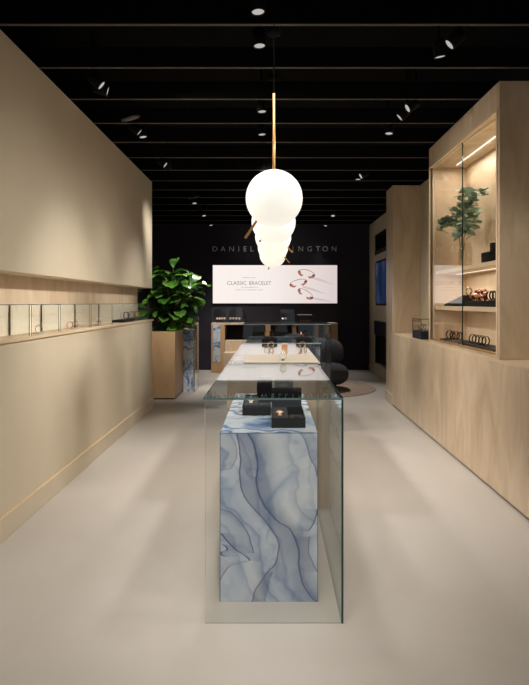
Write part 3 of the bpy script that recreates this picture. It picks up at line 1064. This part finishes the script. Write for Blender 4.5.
def leaf(bm, base, direc, up, length, width, droop, cup, obovate=True, n=8, m=4):
    d0 = Vector(direc).normalized()
    u0 = (Vector(up) - d0 * Vector(up).dot(d0)).normalized()
    s0 = d0.cross(u0)
    p = Vector(base)
    grid = []
    ang = 0.0
    for i in range(n + 1):
        t_ = i / n
        if obovate:
            w = width * (math.sin(PI * min(t_ ** 1.25, 1.0)) ** .62 * (.55 + .6 * t_)) if 0 < t_ < 1 else (.004 if t_ == 0 else .004)
        else:
            w = width * (math.sin(PI * t_) ** .6) if 0 < t_ < 1 else .002
        row = []
        dd = d0 * math.cos(ang) - u0 * math.sin(ang)
        nn = u0 * math.cos(ang) + d0 * math.sin(ang)
        for k in range(-m // 2, m // 2 + 1):
            q = k / (m / 2)
            row.append(bm.verts.new(p + s0 * (q * w) + nn * (cup * abs(q) * w + .06 * length * math.sin(t_ * 9) * q * q * .35)))
        grid.append(row)
        p = p + dd * (length / n)
        ang += droop / n
    for i in range(n):
        for k in range(m):
            f = bm.faces.new([grid[i][k], grid[i][k + 1], grid[i + 1][k + 1], grid[i + 1][k]])
            f.smooth = True


fx, fy, fz = -1.50, 8.45, .976
fig = thing('fig_tree', 'fiddle leaf fig with large glossy green leaves on the wooden block', 'plant', (fx, fy, fz))
obj('pot', lathe([(0, 0), (.12, 0), (.145, .01), (.15, .05), (.14, .05), (.135, .04), (0, .04)], 28, Matrix.Translation((fx, fy, fz))), M['black'], fig)
obj('soil', lathe([(.134, .042), (0, .048)], 20, Matrix.Translation((fx, fy, fz))), M['soil'], fig)
rng = random.Random(11)
bl_ = bmesh.new()
stems = []
for k in range(7):
    a = 2 * PI * k / 6 + .4
    tip = Vector((fx + .36 * math.cos(a), fy + .28 * math.sin(a), fz + .62 + .22 * rng.random()))
    if k == 6:
        tip = Vector((fx + .02, fy, fz + .92))
    b0 = Vector((fx + .05 * math.cos(a), fy + .05 * math.sin(a), fz + .045))
    pts = [b0.lerp(tip, q) + Vector((0, 0, .10 * math.sin(PI * q))) for q in (0, .25, .5, .75, 1)]
    stems.append(pts)
    obj('stem', tube(pts, [.014, .012, .010, .008, .005], 8), M['bark'], fig)
    for j in range(20):
        q = .04 + .96 * (j / 19)
        i0 = min(int(q * 4), 3)
        p = pts[i0].lerp(pts[i0 + 1], q * 4 - i0)
        az = a + j * 2.4 + rng.uniform(-.4, .4)
        el = rng.uniform(-.35, .35) + .6 * (q - .4) + (.5 if j == 19 else 0)
        dv = Vector((math.cos(az) * math.cos(el), math.sin(az) * math.cos(el), math.sin(el)))
        ln = rng.uniform(.23, .33) * (1.0 if q > .2 else .9)
        leaf(bl_, p + dv * .03, dv, (rng.uniform(-.3, .3), rng.uniform(-.3, .3), 1), ln, ln * rng.uniform(.33, .41), rng.uniform(.4, 1.3), rng.uniform(.12, .4))
# keep the leaves clear of the wall end
for v in bl_.verts:
    if v.co.y < 7.5:
        v.co.y = 7.5 + (v.co.y - 7.5) * .05
    if v.co.z < fz + .012:
        v.co.z = fz + .012 + (fz - v.co.z) * .02
    if v.co.x < -1.95:
        v.co.x = -1.95 + (v.co.x + 1.95) * .3
obj('foliage', bl_, M['fig'], fig)

# ------------------------------------------------------------------ right side cabinets
XF = 1.64
cb = thing('base_cabinet', 'long low pale wood cabinet along the right wall', 'cabinet', (1.83, 3.0, 0))
seams = [-2.4, -.2, 1.6, 3.4, 4.93, 6.3, 7.635]
for a, b_ in zip(seams[:-1], seams[1:]):
    obj('front_panel', box(XF, XF + .02, a + .0012, b_ - .0012, .022, .966, .001, 1), M['wood'], cb)
obj('carcass', box(XF + .02, XR - .002, -2.4, 7.635, .022, .966), M['wood'], cb)
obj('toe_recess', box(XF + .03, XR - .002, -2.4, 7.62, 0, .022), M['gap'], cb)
obj('worktop', box(XF - .001, XR - .002, -2.4, 7.635, .966, .986, .002, 1), M['edge_wood'], cb)

vt = thing('display_cabinet', 'tall pale wood display cabinet with glazed front and shelves on the right', 'cabinet', (1.83, 4.93, .987))
Y0, Y1 = 4.03, 5.83
Z0, ZT = .987, 2.995
FT = .045
OB, OT = 1.02, 2.79
xb = XR - .004
obj('side_panel', box(XF, xb, Y0, Y0 + FT, Z0, ZT, .002, 1), M['wood'], vt)
obj('side_panel', box(XF, xb, Y1 - FT, Y1, Z0, ZT, .002, 1), M['wood'], vt)
obj('header', box(XF, xb, Y0 + FT, Y1 - FT, OT, ZT), M['wood'], vt)
obj('bottom_board', box(XF, xb, Y0 + FT, Y1 - FT, Z0, OB), M['wood'], vt)
obj('back_panel', box(xb - .02, xb, Y0 + FT, Y1 - FT, OB, OT), M['wood'], vt)
XS = XF + .055
obj('shelf', box(XS, xb - .02, Y0 + FT, Y1 - FT, 1.685, 1.72, .002, 1), M['edge_wood'], vt)
obj('shelf', box(XS, xb - .02, Y0 + FT, Y1 - FT, 1.325, 1.365, .002, 1), M['edge_wood'], vt)
fr_ = bmesh.new()
for (ya, yb, za, zb) in ((Y0 + .02, Y1 - .02, OT - .004, OT + .016), (Y0 + .02, Y0 + .045, OB, OT), (Y1 - .045, Y1 - .02, OB, OT)):
    add_box(fr_, XF - .008, XF + .012, ya, yb, za, zb)
obj('door_frame', fr_, M['edge_wood'], vt)
obj('brass_sill', box(XF - .006, XF + .04, Y0 + FT, Y1 - FT, OB, OB + .008), M['brass'], vt)
ym = 4.86
e = [M['glass_clear'], M['glass_edge']]
obj('glass_door', pane(XF + .014, XF + .022, ym + .004, Y1 - FT - .002, OB + .009, OT - .005), e, vt)
gp = pane(XF + .014, XF + .022, Y0 + FT + .002, ym - .004, OB + .009, OT - .005)
bmesh.ops.rotate(gp, verts=gp.verts, matrix=Matrix.Rotation(math.radians(3.0), 3, 'Z'), cent=(XF + .014, ym - .004, 0))
obj('glass_door', gp, e, vt)
obj('light_strip', box(1.866, 1.876, Y0 + FT + .01, 5.66, OT - .008, OT), M['led'], vt)
obj('light_strip', box(1.867, 1.872, Y0 + FT + .01, 5.66, 1.681, 1.685), M['led'], vt)
# shelf contents
vx, vy, vz_ = 1.765, 5.10, 1.7205
va = thing('glass_vase', 'clear glass vase holding eucalyptus on the top shelf of the tall cabinet', 'vase', (vx, vy, vz_))
obj('vessel', lathe([(0, 0), (.05, 0), (.062, .01), (.062, .17), (.05, .20), (.055, .225), (.051, .225), (.046, .20), (.058, .168), (.058, .014), (0, .008)], 32, Matrix.Translation((vx, vy, vz_))), M['vase_glass'], va)
eu = thing('eucalyptus_bunch', 'grey green eucalyptus branches standing in the glass vase', 'plant', (vx, vy, vz_ + .015))
rng = random.Random(5)
be = bmesh.new()
def P7(x, y, off):
    xp, yp = 430 + x * .1418, 180 + y * .1418
    X = 1.775 + off * .4
    return px(xp, yp, min(X * F / (xp - VX), 5.6))


branches = [
    [(225, 560, 0), (222, 400, .0), (235, 250, -.03), (240, 130, -.02), (232, 70, .0)],
    [(232, 570, .02), (240, 420, .02), (270, 280, .0), (310, 215, -.05)],
    [(222, 565, 0), (225, 420, .0), (270, 200, -.03), (310, 105, -.06), (385, 85, -.10)],
    [(220, 560, .02), (205, 400, .05), (170, 300, .12), (120, 285, .18), (85, 310, .22), (78, 360, .22)],
    [(226, 560, -.02), (250, 420, -.03), (300, 385, -.08)],
    [(218, 560, .02), (210, 380, .03), (190, 250, .06), (185, 210, .06)],
    [(228, 560, .0), (235, 400, -.02), (280, 330, -.06), (325, 260, -.08)],
]
for b_ in branches:
    pts = [P7(x, y, o_) for x, y, o_ in b_]
    for p in pts:
        p.x = min(max(p.x, 1.69), 1.96)
    # smooth resample
    fine = []
    for i in range(len(pts) - 1):
        for k in range(5):
            fine.append(pts[i].lerp(pts[i + 1], k / 5))
    fine.append(pts[-1])
    obj('twig', tube(fine, .0028, 6), M['stem'], eu)
    for i, p in enumerate(fine):
        if p.z < vz_ + .30:
            continue
        for k in range(4):
            az = rng.uniform(0, 2 * PI)
            el = rng.uniform(-.4, .7)
            dv = Vector((math.cos(az) * math.cos(el) * .7, math.sin(az) * math.cos(el), math.sin(el)))
            ln = rng.uniform(.055, .09)
            leaf(be, p + dv * .006, dv, (rng.uniform(-.6, .6), rng.uniform(-.6, .6), 1), ln, ln * .40, rng.uniform(-.2, .5), .15, False, 5, 4)
for v in be.verts:
    v.co.x = min(max(v.co.x, XF + .03), xb - .03)
obj('foliage', be, M['euca'], eu)
G4 = 'black boxes on the top shelf'
for k, (xa, ya, w, za, lb) in enumerate(((1.70, 4.40, .095, 1.7205, 'lower black cube box at the near end of the top shelf'), (1.738, 4.41, .055, 1.803, 'small black cube box resting on the larger one on the top shelf'))):
    r = thing('gift_box', lb, 'box', (xa, ya + w / 2, za), G4)
    hh = .08 if k == 0 else .07
    obj('tray', box(xa + .001, xa + w - .001, ya + .001, ya + w + .05 * (1 - k) - .001, za, za + hh * .6, .002), M['black'], r)
    obj('lid', box(xa, xa + w, ya, ya + w + .05 * (1 - k), za + hh * .6, za + hh, .002), M['black'], r)
# middle shelf
zs = 1.3655
wd = bmesh.new()
v = [wd.verts.new(p) for p in ((1.71, 5.0, zs), (1.88, 5.0, zs), (1.88, 5.55, zs), (1.71, 5.55, zs), (1.71, 5.0, zs + .10), (1.88, 5.0, zs + .10), (1.88, 5.55, zs + .015), (1.71, 5.55, zs + .015))]
for f in ((3, 2, 1, 0), (4, 5, 6, 7), (0, 1, 5, 4), (1, 2, 6, 5), (2, 3, 7, 6), (3, 0, 4, 7)):
    wd.faces.new([v[i] for i in f])
tag(obj('display_wedge', wd, M['black']), 'sloping black display wedge on the middle shelf', 'display stand')
tag(obj('jewellery_tray', box(1.71, 1.86, 4.28, 4.97, zs, zs + .05, .003), M['black']), 'black jewellery tray on the middle shelf beside the sloping wedge', 'tray', 'trays in the tall cabinet')
bangle('silver watch bracelet standing on the sloping wedge', (1.77, 5.02, zs + .098), M['silver'], .036, .014, .004, rotz=.5, cat='watch')
for k in range(4):
    bangle('shiny rose gold bangle on the middle shelf tray, %s from the far end' % names8[k], (1.775 + .01 * (k % 2), 4.90 - .075 * k, zs + .0505), M['rose'], .045 + .004 * (k % 2), .022, .003, rotz=.35 + .25 * k, group='rose gold bangles on the middle shelf')
for k in range(3):
    bangle('dark bronze bangle on the middle shelf tray, %s from the far end' % names8[k], (1.775, 4.55 - .06 * k, zs + .0505), M['dark_band'], .040, .014, .004, rotz=.5, group='dark bangles on the middle shelf')
# bottom
zb_ = OB + .0005
for k, (ya, yb, xa) in enumerate(((5.10, 5.66, 1.70), (4.30, 5.04, 1.70))):
    tag(obj('jewellery_tray', box(xa, xa + .17, ya, yb, zb_, zb_ + .02, .003), M['black']), ('flat black tray at the far end of the cabinet bottom', 'long flat black tray at the near end of the cabinet bottom')[k], 'tray', 'trays in the tall cabinet')
for k in range(4):
    bangle('bronze bangle on the far bottom tray, %s from the far end' % names8[k], (1.76, 5.54 - .10 * k, zb_ + .0205), M['dark_band'], .042, .014, .004, rotz=.45 + .2 * (k % 2), group='bangles on the far bottom tray')
for k in range(5):
    bangle('bronze bangle on the near bottom tray, %s from the far end' % names8[k], (1.76, 4.90 - .075 * k, zb_ + .0205), M['dark_band'], .042, .012, .004, rotz=.45, group='bangles on the near bottom tray')

# small black based glass case on the ledge before the pier
small_case('black based glass case on the low cabinet behind the tall one', 1.665, 1.86, 6.24, 6.62, .987, 1.215, base=('slate', .09), t=.005, em='black_metal')
for k in range(3):
    bangle('silver bangle in the black based glass case, %s from the near end' % names8[k], (1.75, 6.33 + .10 * k, 1.0775), M[('silver', 'rose', 'silver')[k]] if k != 1 else M['silver'], .04, .012, .004, rotz=.4 + .2 * k, group='bangles in the black based case')

# built-in units on the far right wall
wm = thing('wall_screen', 'dark blue lit screen set in the far right wall', 'screen', (XR + .02, 10.2, 1.34))
m, nt, b, o = nodes('blue_screen_picture')
nt.nodes.remove(b)
em_ = nt.nodes.new('ShaderNodeEmission')
mp = tex_coord(nt, (1, .6, .5))
nz = nt.nodes.new('ShaderNodeTexNoise'); nz.inputs['Scale'].default_value = 2.2; nz.inputs['Distortion'].default_value = 1
nt.links.new(mp.outputs[0], nz.inputs['Vector'])
rr = ramp(nt, [(.3, lin(12, 16, 28)), (.52, lin(28, 38, 64)), (.75, lin(62, 80, 114))])
nt.links.new(nz.outputs['Fac'], rr.inputs['Fac']); nt.links.new(rr.outputs['Color'], em_.inputs['Color'])
nt.links.new(em_.outputs[0], o.inputs['Surface'])
obj('bezel', box(XR + .02, XR + .08, NY0 + .004, NY1 - .004, 1.344, 2.196), M['black_metal'], wm)
obj('picture', box(XR + .016, XR + .02, NY0 + .05, NY1 - .05, 1.38, 2.16), m, wm)
un = thing('wall_drawer_unit', 'black drawer unit set low in the far right wall', 'cabinet', (XR + .1, 10.2, .22))
obj('body', box(XR + .06, XR + .34, NY0 + .004, NY1 - .004, .224, .76), M['black'], un)
obj('drawer', box(XR - .02, XR + .34, NY0 + .004, NY1 - .004, .78, 1.046, .004), M['slate'], un)
un2 = thing('wall_shelf_unit', 'black open shelf box set high in the far right wall', 'shelf', (XR + .1, 10.2, 2.32))
obj('back_board', box(XR + .30, XR + .34, NY0 + .004, NY1 - .004, 2.324, 2.716), M['black'], un2)
obj('shelf_board', box(XR - .01, XR + .30, NY0 + .004, NY1 - .004, 2.324, 2.40, .003), M['black'], un2)

for p_, za, zb2, nm in ((un2, 2.402, 2.716, 'side_board'), (un, .224, .776, 'side_board')):
    for ya in (NY0 + .004, NY1 - .024):
        obj(nm, box(XR + .001, XR + .29, ya, ya + .02, za, zb2), M['black'], p_) if p_ is un2 else obj(nm, box(XR + .001, XR + .058, ya, ya + .02, za, zb2), M['black'], p_)
obj('top_board', box(XR + .001, XR + .29, NY0 + .03, NY1 - .03, 2.70, 2.716), M['black'], un2)

# ------------------------------------------------------------------ lounge corner
tag(obj('round_rug', lathe([(0, .012), (.97, .012), (1.0, .004), (1.0, .0005), (0, .0005)], 72, Matrix.Translation((.70, 9.2, 0))), M['rug']), 'round taupe rug under the charcoal armchairs', 'rug')
ch = thing('armchair', 'charcoal bulbous armchair at the front of the rug beside the glass case', 'armchair', (0, 0, 0), 'charcoal armchairs by the rug')
bm = bmesh.new()


def seat_fn(p):
    k = 1.0 - .22 * max(0.0, -p.z / .2) ** 2
    return Vector((p.x * k, p.y * k, p.z))


add_super(bm, (0, 0, .235), (.37, .37, .185), 2.7, fn=seat_fn)
obj('seat', bm, M['fabric'], ch)
bm = bmesh.new()


def back_fn(p):
    return Vector((p.x, p.y - .55 * p.x * p.x + .12 * (p.z / .22), p.z))


add_super(bm, (-.02, .22, .58), (.335, .15, .215), 2.7, fn=back_fn)
obj('backrest', bm, M['fabric'], ch)
obj('base', lathe([(0, 0), (.17, 0), (.18, .01), (.18, .06), (0, .06)], 32), M['black_metal'], ch)
ch.location = (.87, 9.05, .0125)
ch2 = dup(ch, (.58, 10.55, 0.0), 'charcoal bulbous armchair farther back by the back counter', 'charcoal armchairs by the rug', rotz=.3)

# ------------------------------------------------------------------ ceiling fittings
ZL = 2.97
SPOTS = [  # pixel, aim point (world), watts, cone, label
    (101, 85, 'L'), (107, 91, 'L'), (139, 132, 'L'), (143, 136.5, 'L'), (165, 164.7, 'L'), (168, 168, 'L'),
    (194.5, 203, 'L'), (200, 210, 'L'), (204, 215.5, 'L'), (211, 225, 'L'),
    (258, 11, 'C'), (259.5, 45, 'C'), (262, 111, 'C'), (262, 134, 'C'), (267, 165, 'C'),
    (450, 44, 'R'), (440, 56, 'R'), (408, 108, 'R'), (400, 117, 'R'), (389, 133, 'R'), (361, 176, 'R'), (358, 179, 'R'),
    (333, 215.6, 'R'), (325.5, 225.5, 'R')]
ROW = {'L': 'left', 'C': 'middle', 'R': 'right'}
cnt = {'L': 0, 'C': 0, 'R': 0}
ORDN = ['nearest', 'second', 'third', 'fourth', 'fifth', 'sixth', 'seventh', 'eighth', 'ninth', 'tenth']
LIGHT = (1.0, .95, .885)


def spot(loc, aim, watts, cone, label, vis=True, blend=.8):
    r = thing('spotlight', label, 'spotlight', loc, 'black spotlights under the ceiling')
    dv = (Vector(aim) - Vector(loc)).normalized()
    q = dv.to_track_quat('-Z', 'Y').to_matrix().to_4x4()
    T = Matrix.Translation(loc) @ q
    hs = obj('housing', lathe([(.034, -.008), (.038, -.008), (.04, .0), (.04, .09), (.024, .10), (0, .10)], 28, T), M['black_metal'], r)
    obj('lens', lathe([(0, .002), (.014, -.001), (.024, .002), (.033, -.003)], 28, T), M['lens'], hs)
    top = T @ Vector((0, 0, .08))
    obj('stem', tube([top, (top.x, top.y, top.z + .03), (top.x, top.y, 3.348)], .011, 8), M['black_metal'], r)
    if watts:
        li = bpy.data.lights.new('spot_beam', 'SPOT')
        li.energy = watts
        li.color = LIGHT
        li.spot_size = math.radians(cone)
        li.spot_blend = blend
        li.shadow_soft_size = .11
        lo = bpy.data.objects.new('spot_beam', li)
        COL.objects.link(lo)
        lo.parent = r
        lo.location = dv * .03
        lo.rotation_euler = dv.to_track_quat('-Z', 'Y').to_euler()
    return r


WL, WC, WR = 86, 44, 90
DUTY = {('L', 1): ((1.80, 4.8, 2.1), 75, 46), ('L', 3): ((-.7, 5.2, 0), 100, 75), ('L', 4): ((1.66, 6.4, .8), 110, 60), ('L', 8): ((-.7, 9.4, 0), 130, 60),
        ('R', 1): ((1.5, 4.0, 0), 45, 75), ('R', 2): ((-1.7, 4.3, 1.15), 190, 38), ('R', 4): ((.9, 4.9, 0), 80, 75), ('R', 5): ((-1.7, 6.5, 1.15), 190, 36),
        ('C', 4): ((.1, 11.6, 2.40), 70, 26), ('L', 5): ((-1.5, 8.4, 1.25), 190, 54), ('L', 6): ((-.9, 8.2, 0), 150, 60), ('L', 7): ((-.6, 11.2, .5), 170, 60),
        ('R', 6): ((1.0, 7.0, 0), 80, 70), ('R', 7): ((.95, 9.0, .4), 170, 56)}
for x, y, row in SPOTS:
    p = pz(x, y, ZL)
    k = cnt[row]; cnt[row] += 1
    if row == 'L':
        aim = ((XF, p.y + .5, .45), (.9, p.y - .3, 0), (XF, p.y + .7, .5))[k % 3]
        w, c = WL, 80
    elif row == 'C':
        aim = (p.x + .2, p.y - .1, 0.0)
        w, c = WC, 80
    else:
        aim = ((XL, p.y + .4, .5), (-1.0, p.y - .2, 0), (1.15, p.y + .1, 0))[k % 3]
        w, c = WR, 80
    if p.y > 8.5:
        aim = (p.x * .6, p.y - .5, 0)
        w, c = w * .8, 60
    if (row, k) in DUTY:
        aim, w, c = DUTY[(row, k)]
    spot(p, aim, w, c, 'black ceiling spotlight with lit lens, %s in the %s row' % (ORDN[k] if k == 0 else ORDN[k] + ' from the camera', ROW[row]), blend=1.0)
# the same rows carry on over the camera
for x, y, row, aim in ((-1.25, 2.6, 'left', (XF, 3.9, .5)), (-1.2, 1.2, 'left', (-1.0, 3.6, 0)), (-.1, 1.6, 'middle', (0, 2.2, 0)), (1.15, 2.3, 'right', (XL, 3.4, .5)), (1.1, 1.0, 'right', (-.9, 2.6, 0)), (-1.2, 0.0, 'left', (.7, 1.2, 0)), (1.1, -.2, 'right', (-.7, .9, 0))):
    wide = y in (2.6, 1.2) and x < -1
    spot((x, y, ZL), aim, 52 if wide else 36, 58 if y == 2.6 else 85, 'black spotlight of the %s row over the camera, %.1f m from the shop front' % (row, y + 2.6), blend=1.0)
spot((.05, .35, ZL), (0, 2.5, .35), 165, 32, 'added black spotlight over the camera, out of view, brightening the marbled plinth', blend=1.0)  # added lamp, out of view, to brighten the plinth's front face
GD = [(131, 119, 'nearer round grey disc hanging under the black ceiling on the left'), (193.5, 198, 'farther round grey disc hanging under the black ceiling on the left')]
for x, y, lb in GD:
    p = pz(x, y, 2.95)
    r = thing('ceiling_disc', lb, 'ceiling disc', p, 'grey discs under the ceiling')
    T = Matrix.Translation(p) @ Matrix.Rotation(math.radians(12), 4, 'X') @ Matrix.Rotation(math.radians(-16), 4, 'Y')
    obj('disc', lathe([(0, 0), (.078, 0), (.08, .004), (.08, .012), (0, .014)], 32, T), M['greydisc'], r)
    obj('stem', tube([T @ Vector((0, 0, .01)), (p.x, p.y, 3.348)], .006, 8), M['black_metal'], r)

# ------------------------------------------------------------------ light in the tall cabinet, from under its top and shelves
def area(name, loc, rot, sx_, sy_, w, parent):
    li = bpy.data.lights.new(name, 'AREA')
    li.shape = 'RECTANGLE'
    li.size, li.size_y = sx_, sy_
    li.energy = w
    li.color = (1.0, .88, .72)
    o = bpy.data.objects.new(name, li)
    COL.objects.link(o)
    o.parent = parent
    o.location = Vector(loc) - world_loc(parent)
    o.rotation_euler = rot
    return o


area('cabinet_light', (1.86, 4.9, OT - .02), (0, 0, 0), .02, 1.5, 7, vt)
area('cabinet_light', (1.86, 4.9, 1.672), (0, 0, 0), .02, 1.5, 3, vt)
area('cabinet_light', (1.80, 4.9, 1.318), (0, 0, 0), .02, 1.5, 1.2, vt)  # lamp under the lower shelf, where no light strip is built

# ------------------------------------------------------------------ daylight from the open shop front behind the camera
w = bpy.data.worlds.new('daylight')
SC.world = w
w.use_nodes = True
bg = w.node_tree.nodes['Background']
bg.inputs['Color'].default_value = (.86, .93, 1.0, 1)
bg.inputs['Strength'].default_value = 0.3

# ------------------------------------------------------------------ camera
cam = bpy.data.cameras.new('camera')
co = bpy.data.objects.new('camera', cam)
COL.objects.link(co)
co.location = (0, 0, H)
co.rotation_euler = (PI / 2, 0, 0)
cam.sensor_fit = 'HORIZONTAL'
cam.sensor_width = 36
cam.lens = 36 * F / 529
cam.shift_x = -(VX - 264.5) / 529
cam.shift_y = -(342.5 - VY) / 529
cam.clip_start = .05
SC.camera = co
SC.view_settings.view_transform = 'Standard'
SC.view_settings.look = 'None'
SC.view_settings.gamma = 1
SC.view_settings.exposure = 0.2
SC.view_settings.use_curve_mapping = False
cy = SC.cycles
cy.max_bounces = 10
cy.diffuse_bounces = 5
cy.glossy_bounces = 6
cy.transparent_max_bounces = 32
cy.sample_clamp_indirect = 6
cy.use_denoising = True
